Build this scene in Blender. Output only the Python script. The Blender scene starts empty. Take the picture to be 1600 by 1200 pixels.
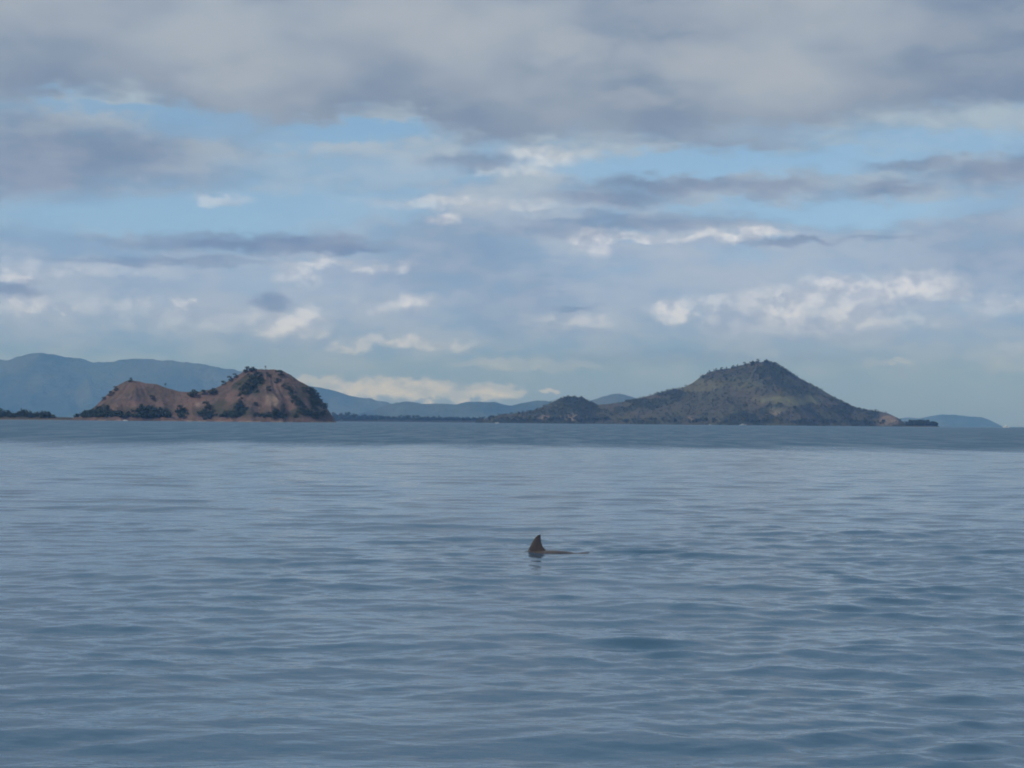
import bpy, math, random
import numpy as np
from mathutils import Matrix, Vector

random.seed(7)
rng = np.random.default_rng(11)
scene = bpy.context.scene
COL = scene.collection
R = math.radians

# ------------------------------------------------------------------ camera
F = 3000.0                      # focal length in pixels of the 1600 px wide photograph
CAM_H = 2.2
K = F / 1800.0
PITCH = math.atan(60.0 / F)
ROLL = R(0.50)
cam_data = bpy.data.cameras.new('camera')
cam_data.sensor_width = 36.0
cam_data.lens = F / 1600.0 * 36.0
cam_data.clip_start = 0.1
cam_data.clip_end = 300000.0
cam = bpy.data.objects.new('camera', cam_data)
COL.objects.link(cam)
ROT = Matrix.Rotation(math.pi / 2 + PITCH, 3, 'X') @ Matrix.Rotation(ROLL, 3, 'Z')
cam.matrix_world = Matrix.Translation((0, 0, CAM_H)) @ ROT.to_4x4()
scene.camera = cam
ROTN = np.array(ROT)

def ray(px, py):
    """direction of the line of sight measured at a point of the photograph"""
    v = ROTN @ np.array([(px - 800.0) / F, (600.0 - py) / F, -1.0])
    return v / np.linalg.norm(v)

def at(px, py, D):
    """the point at depth Y = D seen at that place of the photograph"""
    v = ray(px, py)
    return np.array([v[0] / v[1] * D, D, CAM_H + v[2] / v[1] * D])

def azel(px, py):
    v = ray(px, py)
    return math.atan2(v[0], v[1]) * K, math.asin(v[2]) * K

# ------------------------------------------------------------------ colour management, render
scene.view_settings.view_transform = 'Standard'
scene.view_settings.look = 'None'
scene.view_settings.gamma = 1.0
scene.view_settings.exposure = 0.0
scene.view_settings.use_curve_mapping = False
scene.render.engine = 'CYCLES'
scene.cycles.use_denoising = True
scene.cycles.use_adaptive_sampling = True
scene.cycles.adaptive_threshold = 0.015
scene.cycles.max_bounces = 3
scene.cycles.volume_bounces = 0
scene.cycles.transparent_max_bounces = 8
scene.cycles.pixel_filter_type = 'BLACKMAN_HARRIS'
scene.cycles.filter_width = 1.9

# ------------------------------------------------------------------ node helpers
def lin(c):
    r = []
    for x in c:
        x = x / 255.0
        r.append(x / 12.92 if x <= 0.04045 else ((x + 0.055) / 1.055) ** 2.4)
    return r

class Nodes:
    def __init__(self, tree):
        self.t = tree
        self.t.nodes.clear()
    def new(self, typ, **kw):
        n = self.t.nodes.new(typ)
        for k, v in kw.items():
            setattr(n, k, v)
        return n
    def link(self, a, b):
        self.t.links.new(a, b)
    def put(self, sock, v):
        if hasattr(v, 'is_linked') or isinstance(v, bpy.types.NodeSocket):
            self.t.links.new(v, sock)
        elif v is not None:
            sock.default_value = v
    def math(self, op, a, b=None, c=None, clamp=False):
        n = self.new('ShaderNodeMath', operation=op, use_clamp=clamp)
        self.put(n.inputs[0], a)
        if b is not None: self.put(n.inputs[1], b)
        if c is not None: self.put(n.inputs[2], c)
        return n.outputs[0]
    def vec(self, op, a, b=None, c=None):
        n = self.new('ShaderNodeVectorMath', operation=op)
        self.put(n.inputs[0], a)
        if b is not None: self.put(n.inputs[1], b)
        if c is not None: self.put(n.inputs[2], c)
        return n.outputs['Value'] if op in ('LENGTH', 'DOT_PRODUCT', 'DISTANCE') else n.outputs[0]
    def noise(self, v, scale, detail=4.0, rough=0.55, dist=0.0, color=False):
        n = self.new('ShaderNodeTexNoise')
        self.put(n.inputs['Vector'], v)
        n.inputs['Scale'].default_value = scale
        n.inputs['Detail'].default_value = detail
        n.inputs['Roughness'].default_value = rough
        n.inputs['Distortion'].default_value = dist
        return n.outputs['Color'] if color else n.outputs[0]
    def ramp(self, v, a, b, lo=0.0, hi=1.0, smooth=True):
        n = self.new('ShaderNodeMapRange', interpolation_type='SMOOTHSTEP' if smooth else 'LINEAR', clamp=True) if smooth else \
            self.new('ShaderNodeMapRange', clamp=True)
        self.put(n.inputs['Value'], v)
        self.put(n.inputs['From Min'], a); self.put(n.inputs['From Max'], b)
        self.put(n.inputs['To Min'], lo); self.put(n.inputs['To Max'], hi)
        return n.outputs['Result']
    def mix(self, f, a, b):
        n = self.new('ShaderNodeMix', data_type='RGBA')
        self.put(n.inputs['Factor'], f)
        for s, v in ((n.inputs[6], a), (n.inputs[7], b)):
            if isinstance(v, (list, tuple)): v = (*v[:3], 1.0)
            self.put(s, v)
        return n.outputs[2]
    def xyz(self, x, y, z):
        n = self.new('ShaderNodeCombineXYZ')
        self.put(n.inputs[0], x); self.put(n.inputs[1], y); self.put(n.inputs[2], z)
        return n.outputs[0]

# ------------------------------------------------------------------ sky
SUN_EL, SUN_AZ = R(42), R(-125)          # behind the camera, to the left
SKY = 0.10
world = bpy.data.worlds.new('World')
scene.world = world
world.use_nodes = True
w = Nodes(world.node_tree)
out = w.new('ShaderNodeOutputWorld')
bg = w.new('ShaderNodeBackground')
bg.inputs['Strength'].default_value = SKY
w.link(bg.outputs[0], out.inputs['Surface'])
sky = w.new('ShaderNodeTexSky', sky_type='NISHITA')
sky.sun_disc = False
sky.sun_elevation = SUN_EL
sky.sun_rotation = SUN_AZ
sky.altitude = 0
sky.air_density = 1.0
sky.dust_density = 0.3
sky.ozone_density = 2.5
tc = w.new('ShaderNodeTexCoord').outputs['Generated']
sep = w.new('ShaderNodeSeparateXYZ'); w.link(tc, sep.inputs[0])
az = w.math('MULTIPLY', w.math('ARCTAN2', sep.outputs[0], sep.outputs[1]), K)
el_true = w.math('ARCSINE', w.math('ABSOLUTE', sep.outputs[2]))
el = w.math('MULTIPLY', el_true, K)
P = w.xyz(az, el, 0.0)
PN = w.xyz(az, w.math('MULTIPLY', el, 2.3), 0.0)
# high up the clouds lie on a flat layer
zz = w.math('MAXIMUM', sep.outputs[2], 0.12)
PL = w.xyz(w.math('DIVIDE', sep.outputs[0], zz), w.math('DIVIDE', sep.outputs[1], zz), 0.37)

wc = w.noise(PN, 9.0, 3.0, 0.6, color=True)
wf = w.noise(PN, 34.0, 5.0, 0.62, color=True)
P1 = w.vec('MULTIPLY_ADD', wc, (0.06, 0.022, 0), P)
P1 = w.vec('ADD', P1, (-0.03, -0.011, 0))
PW = w.vec('MULTIPLY_ADD', wf, (0.060, 0.034, 0), P1)
PW = w.vec('ADD', PW, (-0.030, -0.017, 0))
PF = w.vec('MULTIPLY_ADD', wf, (0.040, 0.026, 0), P)
PF = w.vec('ADD', PF, (-0.020, -0.013, 0))
PQ = w.xyz(az, w.math('MULTIPLY', el, 1.35), 0.7)
wq = w.noise(PQ, 42.0, 5.0, 0.6, color=True)
PC = w.vec('MULTIPLY_ADD', wq, (0.042, 0.030, 0), P)
PC = w.vec('ADD', PC, (-0.021, -0.015, 0))
n_big = w.noise(PN, 5.0, 5.0, 0.55)
n_mid = w.noise(PN, 16.0, 5.0, 0.58)

def ellipses(coord, items, soft=0.55):
    acc = None
    for it in items:
        x, y, rx, ry = it[:4]
        wt = it[4] if len(it) > 4 else 1.0
        a, e = azel(x, y)
        sx, sy = F / K / rx, F / K / ry
        q = w.vec('MULTIPLY_ADD', coord, (sx, sy, 0), (-a * sx, -e * sy, 0))
        m = w.ramp(w.vec('LENGTH', q), 1.0 + soft, 1.0 - soft, 0.0, wt)
        acc = m if acc is None else w.math('MAXIMUM', acc, m)
    return acc

DARK = [(110, 238, 200, 46), (30, 272, 150, 36), (60, 200, 110, 28, .8), (400, 380, 200, 13), (500, 388, 120, 9), (260, 408, 150, 6, .7),
        (15, 451, 42, 12), (425, 475, 30, 13, .9), (735, 250, 70, 11, .8), (1050, 288, 130, 14), (955, 308, 90, 13, .9),
        (1200, 292, 80, 13, .9), (1395, 292, 55, 10, .9), (1430, 258, 70, 10, .9), (1565, 266, 90, 22), (1000, 348, 170, 13, .8),
        (870, 360, 120, 12, .6), (1245, 378, 70, 6, .9), (1370, 374, 70, 4, .6), (890, 482, 36, 5, .7), (1090, 560, 200, 12, .35),
        (700, 400, 120, 60, .40), (1560, 380, 120, 60, .35), (800, 470, 90, 50, .3)]
BRIGHT = [(638, 474, 30, 15), (455, 508, 52, 22), (492, 492, 28, 14, .9), (290, 475, 20, 9, .8), (15, 430, 26, 8, .9), (110, 482, 26, 8, .7),
          (50, 478, 50, 14, .6), (540, 415, 90, 8, .7), (615, 420, 18, 9, .8), (470, 430, 32, 14, .6), (640, 533, 80, 8, .8), (545, 542, 32, 8, .8),
          (690, 345, 28, 9, .8), (930, 378, 30, 18, .85), (1000, 371, 60, 8, .8), (1085, 371, 50, 7, .7), (1165, 365, 60, 8, .9), (1055, 485, 30, 20, 1.),
          (1150, 497, 62, 26, .7), (1222, 488, 32, 26, 1.), (1310, 446, 42, 18, .95), (1420, 448, 70, 22, 1.), (1370, 470, 80, 16, .7),
          (1290, 506, 110, 18, .75), (895, 502, 62, 13, .6), (1190, 470, 40, 16, .6), (1260, 470, 50, 20, .8), (1340, 490, 60, 18, .8), (1100, 470, 40, 12, .6), (1470, 450, 40, 18, .7), (1400, 500, 60, 10, .5), (400, 490, 40, 14, .5), (200, 470, 30, 12, .5), (580, 480, 30, 10, .5), (1560, 478, 60, 16, .45), (180, 480, 90, 22, .35), (300, 500, 120, 18, .35),
          (850, 244, 55, 14, .5), (790, 262, 60, 10, .4), (345, 312, 40, 9, .4), (720, 318, 140, 8, .45), (130, 420, 140, 10, .35)]
LOWB = [(600, 606, 110, 15), (770, 612, 48, 12), (690, 617, 70, 8, .9), (868, 612, 14, 5, .7), (500, 598, 50, 7, .7), (1395, 567, 36, 8, .4),
        (1580, 560, 60, 20, .3), (830, 570, 120, 10, .35)]
GAPS = [(205, 172, 80, 9, .9), (320, 198, 80, 18, .95), (420, 215, 80, 10, .7), (540, 205, 120, 14), (600, 195, 60, 10), (1080, 254, 240, 15), (1330, 248, 120, 14, .9),
        (250, 338, 240, 26), (470, 320, 130, 26, .9), (620, 325, 60, 12, .8), (560, 260, 170, 20, .55), (1330, 330, 190, 14, .9), (1130, 320, 90, 8, .6),
        (75, 158, 32, 11, .8), (1200, 205, 100, 10, .5), (1480, 222, 120, 14, .7)]
m_dark = ellipses(PF, DARK, .7)
m_bright = ellipses(PC, BRIGHT, .6)
BANK = [(1290, 480, 260, 60, .75), (470, 475, 230, 60, .6), (900, 480, 140, 45, .5), (60, 475, 130, 50, .6), (560, 420, 150, 30, .5), (1050, 375, 200, 25, .5), (640, 530, 130, 22, .5),
        (1180, 430, 260, 40, .5), (760, 320, 190, 22, .45), (620, 250, 180, 25, .35), (850, 250, 120, 25, .4), (1540, 400, 120, 60, .3)]
m_bank = ellipses(PW, [(g[0], g[1], g[2], g[3], g[4] * 1.3) for g in BANK], .8)
m_low = ellipses(PC, LOWB, .4)
m_gap = ellipses(PW, [(g[0], g[1], g[2] * 1.2, g[3] * 1.3, *g[4:]) for g in GAPS], .55)

# lower rim of the big grey deck, as elevation against azimuth
rim = [(-100, 160), (0, 160), (110, 150), (250, 158), (320, 205), (370, 228), (440, 212), (560, 190), (640, 180), (690, 215), (780, 230), (900, 215),
       (1000, 225), (1130, 240), (1250, 222), (1320, 195), (1440, 180), (1600, 165), (1700, 160)]
fc = w.new('ShaderNodeFloatCurve')
A0, A1 = -0.50, 0.50
pts = []
for x, y in rim:
    a, e = azel(x, y)
    pts.append(((a - A0) / (A1 - A0), e / 0.5))
cv = fc.mapping.curves[0]
cv.points[0].location = (0.0, pts[0][1]); cv.points[1].location = (1.0, pts[-1][1])
for p in pts: cv.points.new(*p)
fc.mapping.update()
sepw = w.new('ShaderNodeSeparateXYZ'); w.link(PW, sepw.inputs[0])
w.put(fc.inputs['Value'], w.ramp(sepw.outputs[0], A0, A1, 0, 1, smooth=False))
edge = w.math('MULTIPLY', fc.outputs[0], 0.5)
d_edge = w.math('SUBTRACT', sepw.outputs[1], edge)
m_deck = w.ramp(d_edge, -0.006, 0.016)
n_over = w.noise(PL, 0.9, 5.0, 0.55)
open_hi = w.math('MULTIPLY', w.ramp(el_true, R(12.8), R(21)), w.ramp(n_over, 0.70, 0.54))
m_deck = w.math('MULTIPLY', m_deck, w.math('SUBTRACT', 1.0, open_hi))

def C(r, g, b, k=1.0):
    return [x * k / SKY for x in lin((r, g, b))]

hz_tint = w.new('ShaderNodeMix', data_type='RGBA', blend_type='MULTIPLY')
hz_tint.inputs[0].default_value = 1.0
w.link(sky.outputs[0], hz_tint.inputs[6]); w.link(w.mix(w.ramp(el, R(0.0), R(9.0)), (0.41, 0.56, 1.04), (0.86, 1.00, 1.18)), hz_tint.inputs[7])
col = hz_tint.outputs[2]
# thin veil between the clouds
veil_n = w.math('ADD', w.math('MULTIPLY', n_mid, 0.6), w.math('MULTIPLY', n_big, 0.4))
veil = w.ramp(veil_n, 0.30, 0.52, 0.30, 0.95)
veil = w.math('MULTIPLY', veil, w.ramp(el, R(1.2), R(3.6), 0.15, 1.0))
veil = w.math('MULTIPLY', veil, w.math('SUBTRACT', 1.0, w.math('MULTIPLY', m_gap, 0.95)))
veil_col = w.mix(w.ramp(n_mid, 0.35, 0.65), C(141, 168, 197), C(170, 188, 206))
col = w.mix(veil, col, veil_col)
# pale banks, then bright cumulus
m_bank = w.math('MULTIPLY', m_bank, w.math('SUBTRACT', 1.0, w.math('MULTIPLY', m_gap, 0.8)))
col = w.mix(w.math('MULTIPLY', m_bank, w.ramp(n_mid, 0.25, 0.6, 0.35, 1.0)), col, C(190, 201, 214))
lump = w.ramp(w.math('SUBTRACT', w.noise(PQ, 44.0, 4.0, 0.58), w.noise(w.vec('ADD', PQ, (-0.008, 0.013, 0)), 44.0, 4.0, 0.58)), -0.16, 0.14)
bcol = w.mix(lump, C(186, 195, 208, 1.05), C(230, 232, 234, 1.12))
col = w.mix(w.math('MULTIPLY', m_bright, 0.9), col, bcol)
BASES = [(1148, 505, 48, 20, .8), (1300, 522, 120, 13, .7), (1250, 512, 40, 14, .6), (470, 530, 60, 9, .6), (1345, 462, 30, 9, .7), (1425, 474, 50, 9, .7), (650, 492, 30, 7, .7), (900, 518, 60, 8, .6), (320, 492, 60, 10, .5),
         (955, 392, 30, 8, .6), (1120, 383, 90, 6, .6), (560, 432, 70, 8, .5), (1290, 432, 14, 6, .6), (1390, 440, 14, 7, .5)]
col = w.mix(w.math('MULTIPLY', ellipses(PC, BASES, .6), 0.6), col, C(160, 176, 202))
lcol = w.mix(lump, C(196, 202, 208, 1.1), C(222, 222, 218, 1.15))
col = w.mix(w.math('MULTIPLY', m_low, 0.9), col, lcol)
# darker flat clouds
dcol = w.mix(w.ramp(n_mid, 0.3, 0.7), C(118, 136, 164), C(142, 155, 178))
col = w.mix(w.math('MULTIPLY', m_dark, 0.85), col, dcol)
# the deck
n_deck = w.noise(w.vec('MULTIPLY', PN, (1.0, 0.8, 1.0)), 6.0, 3.5, 0.48)
dk = w.ramp(n_deck, 0.32, 0.66)
deckcol = w.mix(dk, C(120, 139, 166), C(166, 178, 193))
LIT = [(890, 72, 60, 26, .7), (1080, 88, 100, 30, .7), (1220, 112, 70, 22, .6), (1010, 158, 50, 18, .6), (660, 45, 170, 55, .6), (60, 12, 140, 40, .5), (1120, 20, 200, 30, .5), (430, 110, 160, 30, .4), (700, 130, 90, 30, .4), (1450, 50, 110, 30, .45), (1550, 105, 80, 22, .4), (1390, 130, 90, 22, .4), (1590, 30, 60, 20, .35)]
deckcol = w.mix(ellipses(PW, LIT, .8), deckcol, C(172, 181, 194))
deckcol = w.mix(w.ramp(d_edge, 0.0, 0.06, 0.6, 0.0), deckcol, C(122, 139, 167))
m_deck = w.math('MULTIPLY', m_deck, w.math('SUBTRACT', 1.0, w.math('MULTIPLY', m_gap, 0.85)))
col = w.mix(w.math('MULTIPLY', m_deck, 0.97), col, deckcol)
low_tint = w.new('ShaderNodeMix', data_type='RGBA', blend_type='MULTIPLY'); low_tint.inputs[0].default_value = 1.0
w.link(col, low_tint.inputs[6]); w.link(w.mix(w.ramp(el, R(1.0), R(16.0)), (0.71, 0.85, 1.27), (1.0, 1.0, 1.0)), low_tint.inputs[7])
w.link(low_tint.outputs[2], bg.inputs['Color'])
world.cycles.sampling_method = 'MANUAL'
world.cycles.sample_map_resolution = 512

# ------------------------------------------------------------------ sun, softened by cloud
sl = bpy.data.lights.new('sun', 'SUN')
sl.energy = 2.2
sl.angle = R(6)
sl.color = (1.0, 0.95, 0.87)
so = bpy.data.objects.new('sun', sl)
COL.objects.link(so)
sd = Vector((math.sin(SUN_AZ) * math.cos(SUN_EL), math.cos(SUN_AZ) * math.cos(SUN_EL), math.sin(SUN_EL)))
so.rotation_euler = sd.to_track_quat('Z', 'Y').to_euler()
so.location = (0, 0, 60)

# ------------------------------------------------------------------ helpers for meshes
def mesh_obj(name, verts, faces, mat, parent=None, smooth=True):
    me = bpy.data.meshes.new(name)
    verts = np.asarray(verts, np.float32); faces = np.asarray(faces, np.int32)
    me.vertices.add(len(verts)); me.vertices.foreach_set('co', verts.ravel())
    k = faces.shape[1]
    me.loops.add(faces.size); me.loops.foreach_set('vertex_index', faces.ravel())
    me.polygons.add(len(faces))
    me.polygons.foreach_set('loop_start', np.arange(0, faces.size, k, dtype=np.int32))
    me.polygons.foreach_set('loop_total', np.full(len(faces), k, np.int32))
    if smooth: me.polygons.foreach_set('use_smooth', np.ones(len(faces), bool))
    me.update(calc_edges=True); me.validate()
    if mat: me.materials.append(mat)
    o = bpy.data.objects.new(name, me)
    COL.objects.link(o)
    if parent: o.parent = parent
    return o

def tag(o, label=None, cat=None, group=None, kind=None):
    if label: o['label'] = label
    if cat: o['category'] = cat
    if group: o['group'] = group
    if kind: o['kind'] = kind
    return o

def grid_faces(ni, nj):
    i, j = np.meshgrid(np.arange(ni - 1), np.arange(nj - 1), indexing='ij')
    a = (i * nj + j).ravel()
    return np.stack([a, a + 1, a + nj + 1, a + nj], 1)

def hash2(ix, iy, seed):
    h = (ix.astype(np.int64) * 374761393 + iy.astype(np.int64) * 668265263 + seed * 1274126177) & 0xFFFFFFFF
    h = ((h ^ (h >> 13)) * 1274126177) & 0xFFFFFFFF
    h = h ^ (h >> 16)
    return (h & 0xFFFF) / 65535.0

def vnoise(x, y, seed=0):
    ix = np.floor(x); iy = np.floor(y)
    fx = x - ix; fy = y - iy
    fx = fx * fx * fx * (fx * (fx * 6 - 15) + 10); fy = fy * fy * fy * (fy * (fy * 6 - 15) + 10)
    ix = ix.astype(np.int64); iy = iy.astype(np.int64)
    a = hash2(ix, iy, seed); b = hash2(ix + 1, iy, seed); c = hash2(ix, iy + 1, seed); d = hash2(ix + 1, iy + 1, seed)
    return (a + (b - a) * fx) * (1 - fy) + (c + (d - c) * fx) * fy

def fbm(x, y, seed=0, octv=5, gain=0.5):
    s = 0; amp = 1; tot = 0
    for k in range(octv):
        s = s + amp * vnoise(x * 2 ** k + 17.3 * k, y * 2 ** k - 9.1 * k, seed + k); tot += amp; amp *= gain
    return s / tot

def ridged(x, y, seed=0, octv=4):
    s = 0; amp = 1; tot = 0
    for k in range(octv):
        s = s + amp * (1 - np.abs(2 * vnoise(x * 2 ** k + 3.1 * k, y * 2 ** k + 5.7 * k, seed + k) - 1)); tot += amp; amp *= 0.5
    return s / tot

def sstep(x, a, b):
    t = np.clip((x - a) / (b - a), 0, 1)
    return t * t * (3 - 2 * t)

def new_mat(name):
    m = bpy.data.materials.new(name)
    m.use_nodes = True
    n = Nodes(m.node_tree)
    o = n.new('ShaderNodeOutputMaterial')
    b = n.new('ShaderNodeBsdfPrincipled')
    n.link(b.outputs[0], o.inputs['Surface'])
    return m, n, b

# ------------------------------------------------------------------ sea
DOL = at(838, 863, 1.0)
dd = ray(838, 864); DOL_D = -CAM_H / dd[2]
DOL = np.array([dd[0] * DOL_D, dd[1] * DOL_D, 0.0])      # where the fin meets the water

def wave_set(n, lmin, lmax, spread, base_dir, slope, seed):
    r = np.random.default_rng(seed)
    L = np.exp(r.uniform(math.log(lmin), math.log(lmax), n))
    th = base_dir + r.normal(0, spread, n)
    k = 2 * np.pi / L
    amp = slope / np.sqrt(n / 2) / k
    return k * np.sin(th), k * np.cos(th), amp, r.uniform(0, 2 * np.pi, n), L

SETS = [wave_set(30, 1.2, 4.5, 0.42, R(8), 0.040, 1), wave_set(70, 0.34, 1.2, 0.55, R(-4), 0.072, 2), wave_set(60, 0.15, 0.36, 0.7, R(4), 0.036, 3)]

def sea_height(X, Y, spacing):
    z = np.zeros_like(X); ox = np.zeros_like(X); oy = np.zeros_like(X)
    r = np.hypot(X, Y)
    # patches of livelier and calmer water
    patch = 0.2 + 1.6 * fbm(X * 0.16, Y * 0.12, 40, 3)
    patch_r = patch * (0.92 + 0.4 * sstep(X / np.maximum(r, 1), -0.1, 0.25))
    for s, st in enumerate(SETS):
        for kx, ky, a, ph, L in zip(*st):
            fade = np.clip((L / np.maximum(spacing, 1e-6) - 2.5) / 3.0, 0, 1)
            if fade.max() <= 0: continue
            arg = (kx * X + ky * Y + ph).astype(np.float32)
            amp = (a * fade * (patch_r if s else 1.0)).astype(np.float32)
            z += amp * np.sin(arg)
            c_ = 1.1 * amp * np.cos(arg)          # crests drawn together, troughs wide
            ox += c_ * (kx / math.hypot(kx, ky)); oy += c_ * (ky / math.hypot(kx, ky))
    # trail and small bow ripples of the dolphin
    dx = X - DOL[0]; dy = Y - DOL[1]
    trail = np.exp(-((dy + 0.06 - 0.03 * dx) / 0.09) ** 2) * sstep(dx, 0.75, 1.2) * (1 - sstep(dx, 1.6, 4.2)) * 0.052
    trail += np.exp(-((dy + 0.55 + 0.12 * np.sin(dx * 1.7)) / 0.22) ** 2) * sstep(dx, 1.2, 2.4) * (1 - sstep(dx, 3.4, 6.0)) * 0.055
    bow = np.exp(-((dy + 0.02) / 0.10) ** 2) * sstep(dx, -1.1, -0.3) * (1 - sstep(dx, -0.2, 0.05)) * 0.025
    near = np.exp(-(dx ** 2 / 1.2 + dy ** 2 / 0.25))
    return z * (1 - 0.6 * near) + trail + bow, X + ox * (1 - near), Y + oy * (1 - near)

fine = np.linspace(-R(22), R(22), 641)
rest = np.linspace(R(22), 2 * math.pi - R(22), 110)[1:-1]
azs = np.concatenate([fine, rest, [fine[0] + 2 * math.pi]])
rad = np.concatenate([[0.05, 1.0, 2.0, 3.0], [5., 7.], np.exp(np.linspace(math.log(8.0), math.log(42), 700)), np.exp(np.linspace(math.log(42), math.log(330), 560))[1:], np.exp(np.linspace(math.log(330), math.log(120000), 90))[1:]])
RR, AA = np.meshgrid(rad, azs, indexing='ij')
SX = RR * np.sin(AA); SY = RR * np.cos(AA)
dr = np.gradient(rad)[:, None] * np.ones_like(AA)
side = (np.abs(((AA + math.pi) % (2 * math.pi)) - math.pi) > R(22.1)) * RR * 0.07
SZ, SX, SY = sea_height(SX, SY, np.maximum(dr, side))
m_sea, n, b = new_mat('sea_water')
b.inputs['Base Color'].default_value = (0.032, 0.090, 0.146, 1)
b.inputs['IOR'].default_value = 1.333
geo = n.new('ShaderNodeNewGeometry').outputs['Position']
sp = n.new('ShaderNodeSeparateXYZ'); n.link(geo, sp.inputs[0])
flat = n.xyz(sp.outputs[0], sp.outputs[1], 0.0)
# a breeze line: beyond it the sea is ruffled and dull
breeze_w = n.noise(n.vec('MULTIPLY', flat, (0.07, 0.012, 0)), 1.0, 5.0, 0.6)
line = n.math('ADD', sp.outputs[1], n.math('MULTIPLY', n.math('SUBTRACT', breeze_w, 0.5), 120.0))
ruf = n.ramp(line, 84.0 * K, 126.0 * K)
streak = n.noise(n.vec('MULTIPLY', flat, (0.22, 0.03, 0)), 1.0, 5.0, 0.7)
ruf2 = n.math('MULTIPLY', ruf, n.ramp(streak, 0.38, 0.60, 0.62, 1.0))
n.put(b.inputs['Roughness'], n.ramp(ruf2, 0.0, 1.0, 0.07, 0.50, smooth=False))
b1 = n.noise(n.vec('MULTIPLY', flat, (1.0, 1.9, 0)), 3.2, 3.0, 0.55)
b2 = n.noise(n.vec('MULTIPLY', flat, (0.45, 1.0, 0)), 0.9, 4.0, 0.6)
b3 = n.noise(n.vec('MULTIPLY', flat, (0.55, 1.0, 0)), 0.75, 4.0, 0.62)
far_rip = n.ramp(sp.outputs[1], 35.0, 110.0, 0.0, 0.075)
hgt = n.math('ADD', n.math('MULTIPLY', b3, far_rip), n.math('ADD', n.math('MULTIPLY', b1, 0.009), n.math('MULTIPLY', b2, n.ramp(ruf, 0, 1, 0.008, 0.16, smooth=False))))
bump = n.new('ShaderNodeBump')
bump.inputs['Strength'].default_value = 1.0
bump.inputs['Distance'].default_value = 1.0
n.link(hgt, bump.inputs['Height'])
n.link(bump.outputs[0], b.inputs['Normal'])
sea = mesh_obj('sea', np.stack([SX, SY, SZ], -1).reshape(-1, 3), grid_faces(*SX.shape)[:, ::-1], m_sea)
tag(sea, 'blue-grey rippled sea with a duller wind-ruffled band far out', kind='structure')

# ------------------------------------------------------------------ terrain
def terrain_mat(name, c_grass, c_soil, c_shrub, c_pale, scale):
    m, n, b = new_mat(name)
    b.inputs['Roughness'].default_value = 0.95
    b.inputs['Specular IOR Level'].default_value = 0.1
    att = n.new('ShaderNodeAttribute'); att.attribute_name = 'cover'
    s = n.new('ShaderNodeSeparateColor'); n.link(att.outputs['Color'], s.inputs[0])
    pos = n.new('ShaderNodeTexCoord').outputs['Object']
    n1 = n.noise(pos, scale, 5.0, 0.6); n2 = n.noise(pos, scale * 5, 4.0, 0.65)
    c = n.mix(n.ramp(n1, 0.35, 0.65), c_grass, c_soil)
    c = n.mix(n.math('MULTIPLY', s.outputs[0], n.ramp(n2, 0.25, 0.60)), c, c_shrub)
    c = n.mix(n.math('MULTIPLY', s.outputs[1], n.ramp(n2, 0.2, 0.7, 0.4, 1.0)), c, c_pale)
    c = n.mix(n.math('MULTIPLY', s.outputs[2], n.ramp(n2, 0.2, 0.6, 0.5, 1.0)), c, (0.125, 0.130, 0.074))
    mul = n.new('ShaderNodeMix', data_type='RGBA', blend_type='MULTIPLY'); mul.inputs[0].default_value = 1.0
    n.link(c, mul.inputs[6]); n.link(n.mix(n2, (0.45, 0.45, 0.45), (1.5, 1.5, 1.5)), mul.inputs[7])
    n.link(mul.outputs[2], b.inputs['Base Color'])
    bp = n.new('ShaderNodeBump'); bp.inputs['Strength'].default_value = 0.6; bp.inputs['Distance'].default_value = 0.12 / scale
    n.link(n2, bp.inputs['Height']); n.link(bp.outputs[0], b.inputs['Normal'])
    return m

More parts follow.
